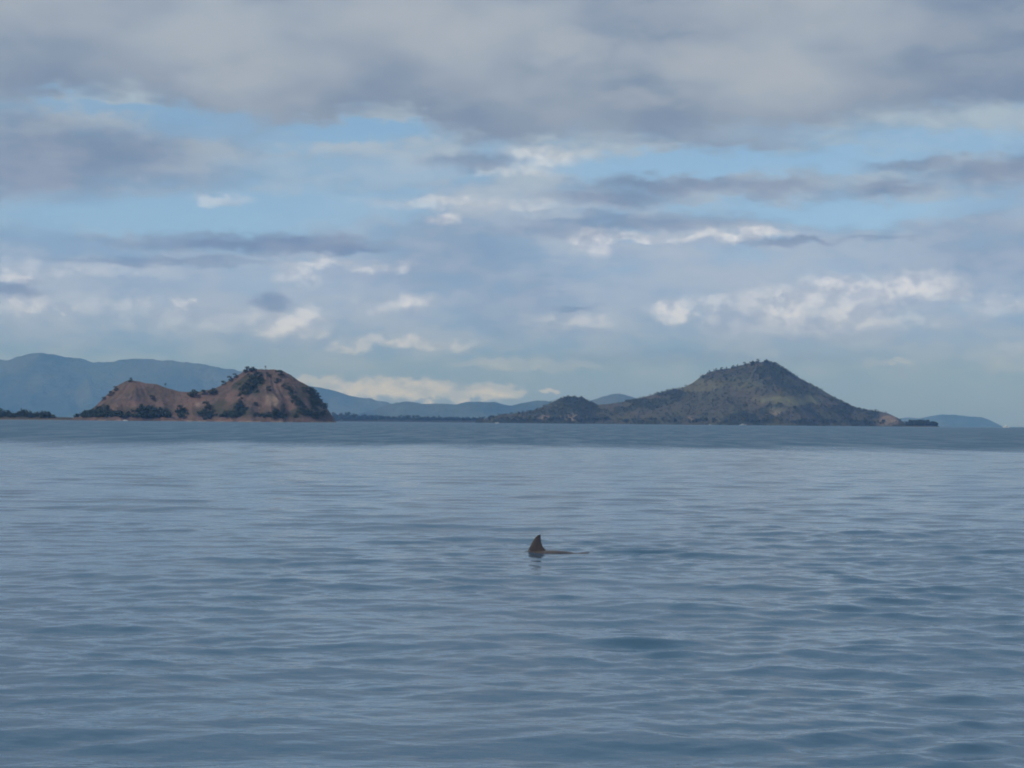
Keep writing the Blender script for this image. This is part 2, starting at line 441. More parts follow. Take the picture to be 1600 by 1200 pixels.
class Land:
    """a height field: crest line measured from the photograph, slopes falling away to the shore on both sides"""
    def __init__(self, D, crest, front, back, base=12, nx=220, ny=90, seed=1, gully=0.25, gscale=40., power=1.5, summits=(), shore_y=None, wander=0.25, rough=0.02):
        P3 = np.array([at(x, y, D) for x, y in crest])
        self.D, self.px, self.pz = D, P3[:, 0], np.maximum(P3[:, 2], 0)
        self.x0, self.x1 = P3[0, 0] - base, P3[-1, 0] + base
        self.front, self.back, self.base, self.seed = front, back, base, seed
        self.gully, self.gscale, self.power, self.summits, self.wander, self.rough = gully, gscale, power, summits, wander, rough
        self.hm = self.pz.max()
        xs = np.linspace(self.x0, self.x1, 600)
        H = np.interp(xs, self.px, self.pz, left=0, right=0)
        # rounder crest, and a softer copy that rules the lower slopes
        k = np.exp(-np.linspace(-2.5, 2.5, 9) ** 2); k /= k.sum()
        self.xs, self.Hs = xs, np.convolve(np.pad(H, 4, 'edge'), k, 'valid')
        ks = np.exp(-np.linspace(-2.5, 2.5, 81) ** 2); ks /= ks.sum()
        self.Hsoft = np.convolve(np.pad(self.Hs, 40, 'edge'), ks, 'valid')
        X = np.linspace(self.x0, self.x1, nx)
        depth_f = base + front * self.hm; depth_b = base + back * self.hm
        T = np.concatenate([-np.linspace(1, 0, ny * 2 // 3, endpoint=False) * depth_f * 1.08, np.linspace(0, 1, ny // 3) * depth_b * 1.08])
        self.X, self.T = X, T
        GX, GT = np.meshgrid(X, T, indexing='ij')
        self.GX, self.GY = GX, GT + D
        self.GZ = self.height(GX, GT + D)
    def height(self, X, Y):
        H = np.interp(X, self.xs, self.Hs, left=-2, right=-2)
        Hf = np.interp(X, self.xs, self.Hsoft, left=-2, right=-2)
        w0 = self.wander * self.hm * (fbm(X / (self.hm * 1.7), X * 0 + 3.3, self.seed + 50, 3) - 0.5)
        y = Y - self.D - w0
        wob = 1 + 0.35 * (fbm(X / (self.hm * 0.8), X * 0 + 1.7, self.seed + 60, 4) - 0.5)
        W = np.where(y < 0, (self.base + self.front * np.maximum(Hf, 0)) * wob, self.base + self.back * np.maximum(Hf, 0))
        t = np.abs(y) / np.maximum(W, 1.0)
        Hm = H * (1 - np.clip(t, 0, 1)) + np.minimum(Hf, H * 1.25 + 1) * np.clip(t, 0, 1)
        h = Hm * (1 - np.clip(t, 0, 1.25) ** self.power)
        env = np.clip(4 * t * (1.08 - t), 0, 1)
        g = ridged((X + 0.35 * y) / self.gscale, y / (self.gscale * 2.6), self.seed, 4)
        if self.summits:
            for sx, amt, kf in self.summits:
                ang = np.arctan2(X - sx, -(y - 0.15 * self.hm)); rr = np.hypot(X - sx, y)
                gg = ridged(ang * kf, rr / (self.hm * 3.0), self.seed + 9, 3)
                wgt = np.exp(-(rr / (self.hm * 1.5)) ** 2) * amt
                g = g * (1 - wgt) + gg * wgt
        h = h - self.gully * env * np.maximum(Hm, 0) * (1 - g) * 1.1
        h = h + self.rough * np.maximum(H, 0) * (fbm(X / (self.gscale * 0.35), y / (self.gscale * 0.35), self.seed + 3, 4) - 0.5) * 2
        h = h + 0.4 * self.rough * np.maximum(H, 0) * (fbm(X / (self.gscale * 0.07), y / (self.gscale * 0.07), self.seed + 13, 3) - 0.5) * 2
        h = np.where(t > 1, np.minimum(h, 0) - 1.5 * (t - 1) * 4, h)
        return np.where(H <= 0.01, np.minimum(h, -0.8), h)
    def build(self, name, mat, cover):
        o = mesh_obj(name, np.stack([self.GX, self.GY, self.GZ], -1).reshape(-1, 3), grid_faces(*self.GX.shape), mat)
        # faces must look up
        c = np.zeros((self.GX.size, 4), np.float32); c[:, 3] = 1
        sh, pale, *green = cover(self)
        if green: c[:, 2] = np.clip(green[0], 0, 1).ravel()
        c[:, 0] = np.clip(sh, 0, 1).ravel(); c[:, 1] = np.clip(pale, 0, 1).ravel()
        a = o.data.color_attributes.new('cover', 'FLOAT_COLOR', 'POINT')
        a.data.foreach_set('color', c.ravel())
        o.data.flip_normals()
        return o
    def hit(self, px, py, lift=0.0):
        """where the line of sight through that place of the photograph meets the ground"""
        v = ray(px, py)
        ys = np.linspace(self.D + self.T[0], self.D + self.T[-1], 900)
        X = v[0] / v[1] * ys; Z = CAM_H + v[2] / v[1] * ys
        h = np.maximum(self.height(X, ys), 0)
        under = np.where(Z <= h)[0]
        i = under[0] if len(under) else int(np.argmin(Z - h))
        return np.array([X[i], ys[i], h[i] - lift])
    def patch(self, items):
        """masks of patches given by their centre in the photograph and half sizes in pixels"""
        u = self.GX / self.GY; v_ = (self.GZ - CAM_H) / self.GY
        m = np.zeros_like(u)
        for (x, y, rx, ry, *r) in items:
            p = at(x, y, 1.0)
            wx = (fbm(self.GX / self.gscale * 2, self.GY / self.gscale * 2, 77, 4) - 0.5) * 1.3
            d = np.hypot((u - p[0]) * F / rx, (v_ - (p[2] - CAM_H)) * F / ry) + wx
            m = np.maximum(m, (1 - sstep(d, 0.6, 1.2)) * (r[0] if r else 1))
        return m

# --- left island
crest_l = [(112, 653), (125, 650), (140, 641), (155, 628), (170, 614), (185, 602), (198, 595), (212, 594), (228, 598), (245, 600), (262, 606), (278, 611), (298, 613), (315, 611),
           (333, 607), (350, 599), (365, 590), (380, 580), (395, 577), (410, 576), (428, 577), (442, 579), (455, 586), (468, 596), (482, 603), (492, 615),
           (503, 625), (510, 636), (518, 648), (523, 653)]
DL = 1500.0 * K
sumL = at(415, 577, DL)[0]; sumL2 = at(212, 594, DL)[0]
left = Land(DL, crest_l, front=1.5, back=1.6, base=12, nx=300, ny=150, seed=5, gully=0.42, gscale=34., power=1.35, summits=((sumL, 1.0, 2.6), (sumL2, .7, 1.8)), wander=0.35)
m_left = terrain_mat('dry_grass_slope', (0.100, 0.075, 0.065), (0.172, 0.112, 0.093), (0.040, 0.050, 0.026), (0.36, 0.27, 0.20), 0.03)
def cover_left(L):
    sh = 0.35 * sstep(fbm(L.GX / 25, L.GY / 25, 3, 4), 0.52, 0.7)
    sh = np.maximum(sh, L.patch([(392, 605, 26, 20), (470, 620, 10, 26, .7), (492, 630, 12, 18, .7), (480, 645, 30, 8, .9), (365, 640, 40, 14, .8), (235, 642, 45, 10, .8), (325, 640, 25, 14, .7)]))
    pale = L.patch([(425, 625, 12, 10, .45), (310, 632, 10, 7, .35), (505, 640, 8, 10, .4)])
    pale = np.maximum(pale, (1 - sstep(L.GZ, 0.5, 1.5)) * sstep(fbm(L.GX / 14, L.GY * 0, 8, 3), .42, .62) * .7)
    return sh, pale
tag(left.build('island_left', m_left, cover_left), 'reddish brown grassy island with two humps at left', kind='structure')

# --- low spit with trees at the left edge
crest_s = [(-60, 650.5), (0, 650.5), (60, 651), (90, 651.5), (118, 652.5)]
spit = Land(DL + 60, crest_s, front=3, back=6, base=25, nx=90, ny=40, seed=15, gully=0.05, gscale=20.)
def cover_plain(a, bb):
    return lambda L: (a + 0 * L.GX, np.where(L.GZ < 1.0, bb, 0.0))
tag(spit.build('sand_spit', m_left, cover_plain(.8, .3)), 'low sandy spit under the trees at the left edge', kind='structure')

# --- right island
crest_r = [(745, 657.5), (765, 652), (785, 647), (812, 645), (835, 641), (852, 634), (868, 626), (880, 621), (895, 620), (910, 622), (922, 628), (935, 632), (955, 630.5),
           (975, 628), (1000, 622), (1020, 617), (1045, 610), (1070, 604), (1085, 598), (1095, 589), (1110, 580), (1125, 577), (1145, 573), (1165, 569), (1180, 564), (1198, 563),
           (1212, 567), (1226, 575), (1240, 585), (1262, 597), (1285, 610), (1310, 624), (1330, 635), (1350, 641), (1372, 643), (1385, 645), (1398, 651), (1408, 658), (1416, 664)]
DR = 3200.0 * K
sumR = at(1195, 563, DR)[0]; sumR2 = at(895, 620, DR)[0]
right = Land(DR, crest_r, front=2.0, back=2.0, base=25, nx=340, ny=150, seed=23, gully=0.26, gscale=110., power=1.3, summits=((sumR, .8, 2.0), (sumR2, .6, 2.0)), wander=0.4)
m_right = terrain_mat('scrub_slope', (0.090, 0.086, 0.058), (0.102, 0.082, 0.064), (0.040, 0.052, 0.034), (0.34, 0.25, 0.19), 0.010)
def cover_right(L):
    sh = 0.45 + 0.55 * sstep(fbm(L.GX / 90, L.GY / 90, 31, 4), 0.40, 0.60)
    clear = L.patch([(1235, 626, 60, 9), (1280, 622, 30, 10, .8), (1215, 642, 25, 7, .8), (1090, 605, 35, 9, .7), (1150, 612, 30, 12, .5), (1240, 650, 40, 6, .6), (960, 632, 30, 5, .7),
                     (1020, 620, 20, 5, .7), (1300, 630, 20, 6, .8), (1000, 650, 40, 6, .4), (1380, 655, 20, 10, .9), (1340, 648, 20, 8, .6)])
    pale = L.patch([(893, 650, 14, 8, .6), (853, 651, 10, 5, .5), (880, 652, 12, 5, .4), (1385, 657, 14, 7, .7), (1213, 645, 10, 4, .4), (1080, 654, 6, 4, .4)])
    green = L.patch([(1235, 626, 55, 8, .9), (1212, 640, 24, 6, .6), (1095, 604, 40, 10, .5), (1160, 600, 30, 12, .35), (1260, 620, 30, 8, .5)])
    return np.maximum(sh * (1 - clear), 0), pale, green
tag(right.build('island_right', m_right, cover_right), 'scrubby green-brown island rising to one peak at right', kind='structure')

# --- small dark islet off the right island
crest_i = [(1412, 664.5), (1422, 661), (1432, 659.5), (1445, 659.5), (1456, 662), (1466, 665.3)]
islet = Land(3150.0 * K, crest_i, front=3, back=3, base=20, nx=60, ny=40, seed=31, gully=0.1, gscale=30.)
tag(islet.build('islet', m_right, cover_plain(1.0, .3)), 'small dark wooded islet right of the right island', kind='structure')

# --- low wooded coast between the two islands
crest_c = [(500, 650), (524, 648.5), (545, 648), (556, 650), (580, 652.5), (600, 653), (630, 653), (650, 652.5), (665, 655.3), (685, 655), (720, 656), (760, 657), (800, 657), (840, 657.5)]
coast = Land(4200.0 * K, crest_c, front=5, back=8, base=60, nx=160, ny=50, seed=37, gully=0.1, gscale=60.)
m_coast = terrain_mat('wooded_coast', (0.055, 0.055, 0.035), (0.06, 0.055, 0.04), (0.028, 0.036, 0.024), (0.2, 0.17, 0.13), 0.008)
tag(coast.build('low_coast', m_coast, cover_plain(.8, .4)), 'low dark wooded coast between the two islands', kind='structure')

# --- far ranges
m_far = terrain_mat('far_forest', (0.060, 0.075, 0.040), (0.085, 0.088, 0.050), (0.022, 0.034, 0.020), (0.2, 0.2, 0.15), 0.0012)
def cover_far(L):
    return sstep(fbm(L.GX / 700, L.GY / 700, L.seed + 2, 4), 0.4, 0.65), 0 * L.GX
crest_f = [(-420, 640), (-330, 600), (-220, 575), (-120, 562), (-50, 560), (0, 560), (14, 561), (25, 554), (40, 550), (62, 550), (80, 552), (105, 557), (140, 562), (170, 562), (195, 558), (212, 555), (240, 558),
           (280, 564), (320, 571), (370, 578), (430, 590), (480, 600), (520, 610), (548, 618), (570, 623), (578, 622), (590, 627), (605, 628), (618, 633), (640, 640), (665, 648), (690, 655)]
far = Land(12500.0 * K, crest_f, front=2.6, back=2.0, base=150, nx=300, ny=110, seed=41, gully=0.55, gscale=800., power=1.25, wander=0.5, rough=.045)
tag(far.build('mountain_range', m_far, cover_far), 'long blue hazy mountain range behind the left island', kind='structure')
crest_g = [(540, 652), (570, 644), (600, 634), (618, 630), (633, 627), (645, 628), (660, 630), (690, 630), (708, 632), (716, 632), (728, 629), (755, 628), (775, 628), (790, 632), (800, 633), (812, 630), (838, 626), (855, 626),
           (870, 630), (885, 631), (905, 630), (925, 625), (942, 619), (960, 616), (975, 617), (990, 621), (1010, 627), (1060, 640), (1110, 655)]
far2 = Land(9800.0 * K, crest_g, front=2.6, back=2.0, base=150, nx=240, ny=90, seed=43, gully=0.5, gscale=520., power=1.3, wander=0.5, rough=.05)
tag(far2.build('far_hills', m_far, cover_far), 'low hazy blue hills between the two islands', kind='structure')
crest_h = [(1380, 662), (1405, 654), (1420, 652), (1435, 654), (1452, 651), (1470, 648), (1490, 647), (1512, 650), (1535, 652), (1548, 657), (1560, 663), (1566, 666)]
far3 = Land(14000.0 * K, crest_h, front=3, back=3, base=120, nx=140, ny=60, seed=47, gully=0.3, gscale=500., power=1.3, wander=0.5, rough=.05)
tag(far3.build('far_hill', m_far, cover_far), 'distant blue hill on the horizon at right', kind='structure')

# ------------------------------------------------------------------ plants
def foliage_mat(name, c1, c2):
    m, n, b = new_mat(name)
    b.inputs['Roughness'].default_value = 0.8
    b.inputs['Specular IOR Level'].default_value = 0.15
    pos = n.new('ShaderNodeNewGeometry').outputs['Position']
    n.put(b.inputs['Base Color'], n.mix(n.ramp(n.noise(pos, 0.35, 3.0), 0.35, 0.65), c1, c2))
    return m
m_leaf = foliage_mat('scrub_foliage', (0.034, 0.046, 0.022), (0.062, 0.070, 0.030))
m_leaf2 = foliage_mat('dark_foliage', (0.026, 0.040, 0.022), (0.046, 0.058, 0.028))
m_leaf3 = foliage_mat('grey_green_foliage', (0.050, 0.062, 0.042), (0.084, 0.094, 0.056))
m_bark, n, b = new_mat('bark')
b.inputs['Roughness'].default_value = 0.9
n.put(b.inputs['Base Color'], n.mix(n.noise(n.new('ShaderNodeTexCoord').outputs['Object'], 3.0), (0.07, 0.052, 0.038), (0.13, 0.10, 0.075)))

def leaf_cloud(r, lobes, per, size):
    """leaf sprays spread through the lobes of a crown: vertices, quads"""
    lb = np.repeat(np.array(lobes, float), per, 0); m = len(lb)
    unit = lambda q: q / np.linalg.norm(q, axis=1, keepdims=True)
    d = unit(r.normal(0, 1, (m, 3)))
    p = lb[:, :3] + d * lb[:, 3:] * r.uniform(0.45, 1.05, (m, 1)) ** 0.7
    nrm = unit(d + r.normal(0, 0.5, (m, 3)))
    a = unit(np.cross(nrm, r.normal(0, 1, (m, 3)))); c = np.cross(nrm, a)
    s = size * r.uniform(0.6, 1.3, (m, 1))
    V = np.stack([p - a * s, p - c * s * 0.7 + nrm * s * .15, p + a * s, p + c * s * 0.7 + nrm * s * .15], 1).reshape(-1, 3)
    return V, np.arange(len(V)).reshape(-1, 4)

def tube(path, radii, seg=6):
    V = []; Fc = []
    for i, (p, rr) in enumerate(zip(path, radii)):
        d = np.array(path[min(i + 1, len(path) - 1)]) - np.array(path[max(i - 1, 0)]); d = d / np.linalg.norm(d)
        a = np.cross(d, [0.3, 1, 0.2]); a /= np.linalg.norm(a); c = np.cross(d, a)
        for k in range(seg):
            th = 2 * math.pi * k / seg
            V.append(np.array(p) + rr * (a * math.cos(th) + c * math.sin(th)))
    for i in range(len(path) - 1):
        for k in range(seg):
            Fc.append([i * seg + k, i * seg + (k + 1) % seg, (i + 1) * seg + (k + 1) % seg, (i + 1) * seg + k])
    return V, Fc

def tree_kind(seed, h, spread, lobes_n, crown_low, per=26):
    """unit tree of height h: trunk with limbs, crown of leaf sprays on lobes"""
    r = np.random.default_rng(seed)
    V, Fc = [], []
    def add(v, f):
        o = len(V); V.extend(v); Fc.extend([[i + o for i in q] for q in f])
    lean = r.normal(0, 0.06, 2) * h
    top = np.array([lean[0], lean[1], h * 0.72])
    add(*tube([(0, 0, -0.8), (lean[0] * .3, lean[1] * .3, h * .3), tuple(top)], [h * .035, h * .025, h * .010]))
    lobes = []
    for k in range(lobes_n):
        th = 2 * math.pi * k / lobes_n + r.uniform(-.4, .4)
        rad_ = spread * r.uniform(0.35, 0.75)
        z = h * r.uniform(crown_low + 0.12, 0.84)
        c = np.array([lean[0] + rad_ * math.cos(th), lean[1] + rad_ * math.sin(th), z])
        s0 = np.array([lean[0] * .5, lean[1] * .5, h * r.uniform(.25, .5)])
        add(*tube([tuple(s0), tuple((s0 + c) / 2 + [0, 0, -.03 * h]), tuple(c)], [h * .016, h * .010, h * .004], 5))
        q = r.uniform(0.75, 1.15)
        lobes.append((*c, spread * .48 * q, spread * .48 * q, h * .20 * q))
    lobes.append((lean[0], lean[1], h * .84, spread * .45, spread * .45, h * .17))
    lv, lf = leaf_cloud(r, lobes, per, spread * 0.17)
    return (np.array(V), np.array(Fc)), (lv, lf)

KINDS = {}
for key, a in {'round': (1, 6.0, 3.2, 8, .02), 'spread': (2, 5.5, 4.2, 9, .05), 'tall': (3, 9.0, 2.9, 8, .06), 'sparse': (4, 6.5, 2.4, 4, .45, 12), 'shrub': (5, 3.4, 2.7, 6, .02)}.items():
    (tv, tf), (lv, lf) = tree_kind(*a)
    KINDS[key] = (tv, tf, lv, lf, a[1])
PROTO = {}
def plant(kind, pos, height, label, cat, group, name):
    tv, tf, lv, lf, h0 = KINDS[kind]
    e = bpy.data.objects.new(name, None); COL.objects.link(e)
    e.location = pos; s = height / h0
    e.scale = (s, s, s); e.rotation_euler = (0, 0, random.uniform(0, 6.28)); e.empty_display_size = 0.5
    tag(e, label, cat, group)
    if kind not in PROTO:
        t = mesh_obj('trunk', tv, tf, m_bark, e)
        c = mesh_obj('crown', lv, lf, m_leaf2 if kind in ('tall',) else m_leaf, e, smooth=False)
        PROTO[kind] = (t, c)
    else:
        for p in PROTO[kind]:
            q = p.copy(); COL.objects.link(q); q.parent = e
    return e

PXL = DL / F        # metres to a pixel on the left island
trees_left = [
    (204, 597, 'round', 8, 'dark bushy tree on the very top of the low brown hump'),
    (181, 611, 'round', 9, 'round dark tree on the left slope of low hump, upper of two'),
    (173, 618, 'shrub', 8, 'dark shrub low on left slope just under a round tree'),
    (163, 626, 'shrub', 7, 'dark shrub where the left slope of low hump meets the trees'),
    (258, 604, 'sparse', 8, 'thin lone tree on the right shoulder of the low hump'),
    (237, 624, 'shrub', 8, 'lone dark shrub in the middle of the low brown hump'),
    (302, 620, 'spread', 13, 'wide dark tree in the saddle, left of the three there'),
    (318, 617, 'shrub', 9, 'shrub in the saddle between two larger trees'),
    (333, 616, 'spread', 11, 'wide tree at the right end of the saddle'),
    (349, 602, 'shrub', 8, 'small shrub low on the rising skyline of tall hump'),
    (360, 596, 'round', 10, 'bushy tree halfway up the rising skyline, left of a pair'),
    (368, 591, 'round', 9, 'bushy tree halfway up the rising skyline, right of a pair'),
    (385, 582, 'round', 11, 'bushy dark tree at the left edge of the tall hump summit'),
    (395, 581, 'spread', 9, 'wide dark tree second from left on the tall hump summit'),
    (415, 578, 'sparse', 8, 'thin wispy tree alone on the middle of the tall summit'),
    (437, 587, 'shrub', 10, 'dark shrub just under the right end of the tall summit'),
    (434, 598, 'shrub', 8, 'dark shrub at the head of the long gully'),
    (420, 610, 'shrub', 8, 'small dark shrub right of the big green thicket'),
    (399, 634, 'shrub', 7, 'tiny shrub on the bare middle slope of the tall hump'),
    (462, 652, 'round', 9, 'small round tree at the shore below the long gully'),
    (283, 645, 'round', 14, 'tall bushy tree on the shore under the saddle, left one'),
    (324, 640, 'round', 15, 'tall bushy tree on the shore under the saddle, right one'),
    (375, 636, 'tall', 16, 'tallest dark tree of the shore wood below the green thicket'),
    (441, 642, 'tall', 13, 'tall dark tree over the shore right of the bare fan'),
    (477, 612, 'shrub', 9, 'dark shrub on the upper right slope near the skyline'),
    (496, 620, 'shrub', 8, 'dark shrub on the steep right skyline'),
]
for x, y, kind, hpx, lab in trees_left:
    p = left.hit(x, y)
    plant(kind, p - [0, 0, .3], hpx * PXL * .88, lab, 'shrub' if kind == 'shrub' else 'tree', 'trees and shrubs dotted over the left island', 'shrub' if kind == 'shrub' else 'tree')

PXR = DR / F
ridge_r = [(1098, 589, 'shrub', 5, 'first shrub where the right island skyline steepens'), (1109, 581, 'round', 5, 'small tree on the left shoulder of the right peak'),
    (1118, 579, 'tall', 7, 'first upright tree of the row climbing the right peak'), (1127, 577, 'round', 6, 'second tree of the row climbing the right peak'),
    (1136, 576, 'tall', 6, 'third tree of the row climbing the right peak'), (1145, 574, 'round', 6, 'fourth tree of the row climbing the right peak'),
    (1153, 572, 'tall', 6, 'fifth tree of the row climbing the right peak'), (1164, 570, 'round', 7, 'bushy tree just left of the right peak top'),
    (1176, 567, 'spread', 6, 'wide tree on the left of the right peak top'), (1184, 565, 'round', 7, 'bushy tree at the highest point of the right peak'),
    (1198, 565, 'spread', 6, 'wide low tree on the right end of the peak top'), (1210, 568, 'round', 5, 'tree just past the peak top on the right skyline'),
    (1224, 577, 'round', 5, 'tree on the right shoulder of the peak above a step'), (1235, 583, 'spread', 5, 'lowest tree on the right shoulder of the peak')]
for x, y, kind, hpx, lab in ridge_r:
    p = right.hit(x, y + 1.5)
    plant(kind, p - [0, 0, .5], hpx * PXR * .85, lab, 'shrub' if kind == 'shrub' else 'tree', 'trees along the skyline of the right peak', 'shrub' if kind == 'shrub' else 'tree')

def mass(name, label, spots, mat, seed, per=9):
    """a wood or thicket that reads as one mass: spots = (position, height, radius)"""
    r = np.random.default_rng(seed)
    VV, FF, o = [], [], 0
    for p, h, rad_ in spots:
        lobes = [(r.normal(0, .35) * rad_, r.normal(0, .35) * rad_, h * r.uniform(.3, .75), rad_ * .7, rad_ * .7, h * .38) for _ in range(3)]
        v, f = leaf_cloud(r, lobes, per, rad_ * 0.34)
        VV.append(v + p); FF.append(f + o); o += len(v)
    ob = mesh_obj(name, np.concatenate(VV), np.concatenate(FF), mat, smooth=False)
    return tag(ob, label, kind='stuff')

def scatter(L, regions, seed, hmin, hmax, fat=.55):
    r = np.random.default_rng(seed); out_ = []
    for (x, y, rx, ry, cnt, *rot) in regions:
        th = R(rot[0]) if rot else 0
        for _ in range(cnt):
            d = r.normal(0, .5, 2); d = d / max(1, np.hypot(*d) / 1.1)
            dx, dy = d[0] * rx, d[1] * ry
            px, py = x + dx * math.cos(th) - dy * math.sin(th), y + dx * math.sin(th) + dy * math.cos(th)
            p = L.hit(px, py)
            if p[2] < 0.05: continue
            h = r.uniform(hmin, hmax)
            out_.append((p - [0, 0, .4], h, h * fat * r.uniform(.8, 1.3)))
    return out_

mass('thicket', 'dark green thicket on the face of the tall brown hump', scatter(left, [(403, 594, 18, 12, 60), (388, 607, 22, 11, 60, -30)], 1, 2.2, 4.2, .75), m_leaf, 1)
mass('gully_thicket', 'dark line of bushes down the long gully right of the summit', scatter(left, [(455, 615, 6, 22, 40, -30), (470, 634, 6, 18, 36, -35), (490, 648, 22, 5, 50, 10)], 2, 2.0, 4.0, .75), m_leaf, 2)
mass('slope_thicket', 'dark bushes on the steep right end of the left island', scatter(left, [(490, 624, 8, 20, 60, -15), (504, 636, 5, 12, 24, -20)], 3, 2.2, 4.2, .75), m_leaf, 3)
mass('shore_wood', 'dark shore wood under the low hump and the saddle', scatter(left, [(140, 648, 24, 4, 50), (160, 643, 12, 8, 40), (183, 649, 16, 3, 30), (232, 645, 30, 7, 90), (284, 648, 9, 7, 26), (324, 648, 12, 7, 34), (210, 652, 50, 1, 40), (145, 652, 26, 1, 36), (240, 651, 24, 1.5, 30)], 4, 3.0, 6.0, .6), m_leaf2, 4)
mass('shore_thicket', 'dark trees along the shore of the tall brown hump', scatter(left, [(362, 649, 20, 5, 50), (373, 642, 11, 10, 60), (411, 651, 12, 3, 24), (434, 649, 12, 6, 40), (341, 651, 30, 2, 10)], 5, 2.8, 5.4, .62), m_leaf2, 5)
rt = np.random.default_rng(19); spots = []
for k in range(520):
    x = rt.uniform(135, 515); q = np.interp(x, [a for a, _ in crest_l], [b_ for _, b_ in crest_l])
    p = left.hit(x, q + 1.5 + rt.uniform(0, 1) * (650 - q))
    if p[2] > 1: h = rt.uniform(.7, 1.7); spots.append((p - [0, 0, .2], h, h * .8))
mass('tussocks', 'sparse low tussocks dotted over the brown slopes of the left island', spots, m_leaf, 20, 3)
r5 = np.random.default_rng(9)
spots = []
for k in range(150):
    x = r5.uniform(-50, 86); p = at(x, 651, DL + 60 + r5.uniform(-18, 25)); p[2] = 0.6
    hh = r5.uniform(9, 14) * (0.92 + 0.16 * math.sin(x * 0.19 + 1.0)) * (1 if x < 78 else .6)
    spots.append((p, hh, r5.uniform(2.6, 4.2)))
mass('tree_belt', 'dark belt of trees on the sand spit at the left edge', spots, m_leaf2, 6, 16)
# scrub on the right island
r6 = np.random.default_rng(12); spots = []
cov = cover_right(right)[0]
Xf, Yf, Zf, Cf = right.GX, right.GY, right.GZ, cov
cand = [(i, j) for i in range(1, Xf.shape[0] - 1) for j in range(1, Xf.shape[1] * 2 // 3 + 8) if Zf[i, j] > 1.0]
r6.shuffle(cand)
cand = [c for c in cand if r6.random() < Cf[c] ** 1.5][:5200]
ci = tuple(np.array(cand).T)
cx = Xf[ci] + r6.uniform(-3, 3, len(cand)); cy = Yf[ci] + r6.uniform(-1.5, 1.5, len(cand)); cz = right.height(cx, cy) - .5
for x, y, z in zip(cx, cy, cz):
    h = r6.uniform(2.5, 6.0)
    spots.append((np.array([x, y, z]), h, h * r6.uniform(.6, .9)))
mass('hillside_scrub', 'dark scrub covering the slopes of the right island', spots, m_leaf3, 7, 5)
spots = []
for k in range(170):
    x = r6.uniform(760, 1400); p = right.hit(x, 655.5 + (x - 745) * 0.0093 + r6.uniform(-3, 2))
    h = r6.uniform(5, 10); spots.append((p - [0, 0, .6], h, h * .6))
mass('shoreline_wood', 'dark line of trees along the shore of the right island', spots, m_leaf2, 8, 8)
spots = []
for k in range(150):
    x = r6.uniform(1416, 1464); q = np.interp(x, [a for a, _ in crest_i], [b_ for _, b_ in crest_i])
    p = islet.hit(x, q + r6.uniform(0, 1) * max(665 - q, 0.1)); h = r6.uniform(6, 10); spots.append((p - [0, 0, .6], h, h * .65))
mass('islet_wood', 'dark green wood covering the small islet', spots, m_leaf2, 9, 10)
spots = []
for k in range(420):
    x = r6.uniform(505, 830); q = np.interp(x, [a for a, _ in crest_c], [b_ for _, b_ in crest_c])
    p = coast.hit(x, q + r6.uniform(0, 1) * max(657 - q, 0.1)); h = r6.uniform(7, 14); spots.append((p - [0, 0, .8], h, h * .7))
mass('coast_wood', 'dark wood along the low coast between the islands', spots, m_leaf2, 10, 6)

# ------------------------------------------------------------------ dolphin
m_dol, n, b = new_mat('dolphin_skin')
b.inputs['Roughness'].default_value = 0.2
b.inputs['IOR'].default_value = 1.4
pos = n.new('ShaderNodeTexCoord').outputs['Object']
skin = n.mix(n.ramp(n.noise(pos, 5.0, 4.0), 0.35, 0.65), (0.050, 0.042, 0.041), (0.076, 0.062, 0.058))
spx = n.new('ShaderNodeSeparateXYZ'); n.link(pos, spx.inputs[0])
skin = n.mix(n.ramp(spx.outputs[2], -0.36, -0.22), (0.30, 0.27, 0.26), skin)
n.put(b.inputs['Base Color'], skin)
# body along local X: beak at -1.35, flukes at +1.15; the fin stands over x = 0
prof = [(-1.42, .012, .012, -.300), (-1.38, .030, .026, -.300), (-1.24, .040, .034, -.296), (-1.18, .062, .060, -.285), (-1.10, .105, .115, -.262), (-0.98, .140, .150, -.245),
        (-0.80, .170, .180, -.225), (-0.55, .200, .205, -.205), (-0.25, .210, .215, -.185), (0.05, .200, .205, -.160), (0.30, .172, .178, -.128), (0.50, .138, .148, -.113), (0.68, .108, .120, -.116),
        (0.80, .086, .098, -.076), (0.90, .068, .084, -.059), (1.00, .054, .068, -.080), (1.14, .036, .048, -.100), (1.26, .026, .030, -.105), (1.34, .018, .016, -.110)]
prof = np.array(prof)
xs = np.linspace(prof[0, 0], prof[-1, 0], 96)
ry = np.interp(xs, prof[:, 0], prof[:, 1]); rz = np.interp(xs, prof[:, 0], prof[:, 2]); zc = np.interp(xs, prof[:, 0], prof[:, 3])
kk = np.array([1, 2, 3, 2, 1.]) / 9
ry, rz, zc = [np.convolve(np.pad(a, 2, 'edge'), kk, 'valid') for a in (ry, rz, zc)]
# the level of the back above the water behind the fin
fin_lead = [(-0.150, -.01), (-0.135, .05), (-0.112, .10), (-0.084, .16), (-0.050, .22), (-0.012, .275), (0.022, .305), (0.050, .312)]
fin_trail = [(0.30, -.02), (0.22, .022), (0.165, .048), (0.125, .085), (0.098, .130), (0.082, .180), (0.075, .230), (0.072, .275), (0.070, .300)]
lead = np.array(fin_lead); trail = np.array(fin_trail)
import bmesh
bm = bmesh.new()
SEG = 28
rings = []
for x, a, c, z in zip(xs, ry, rz, zc):
    ring = []
    for k in range(SEG):
        th = 2 * math.pi * k / SEG
        ring.append(bm.verts.new((x, a * math.sin(th), z + c * math.cos(th))))
    rings.append(ring)
for i in range(len(rings) - 1):
    for k in range(SEG):
        bm.faces.new((rings[i][k], rings[i + 1][k], rings[i + 1][(k + 1) % SEG], rings[i][(k + 1) % SEG]))
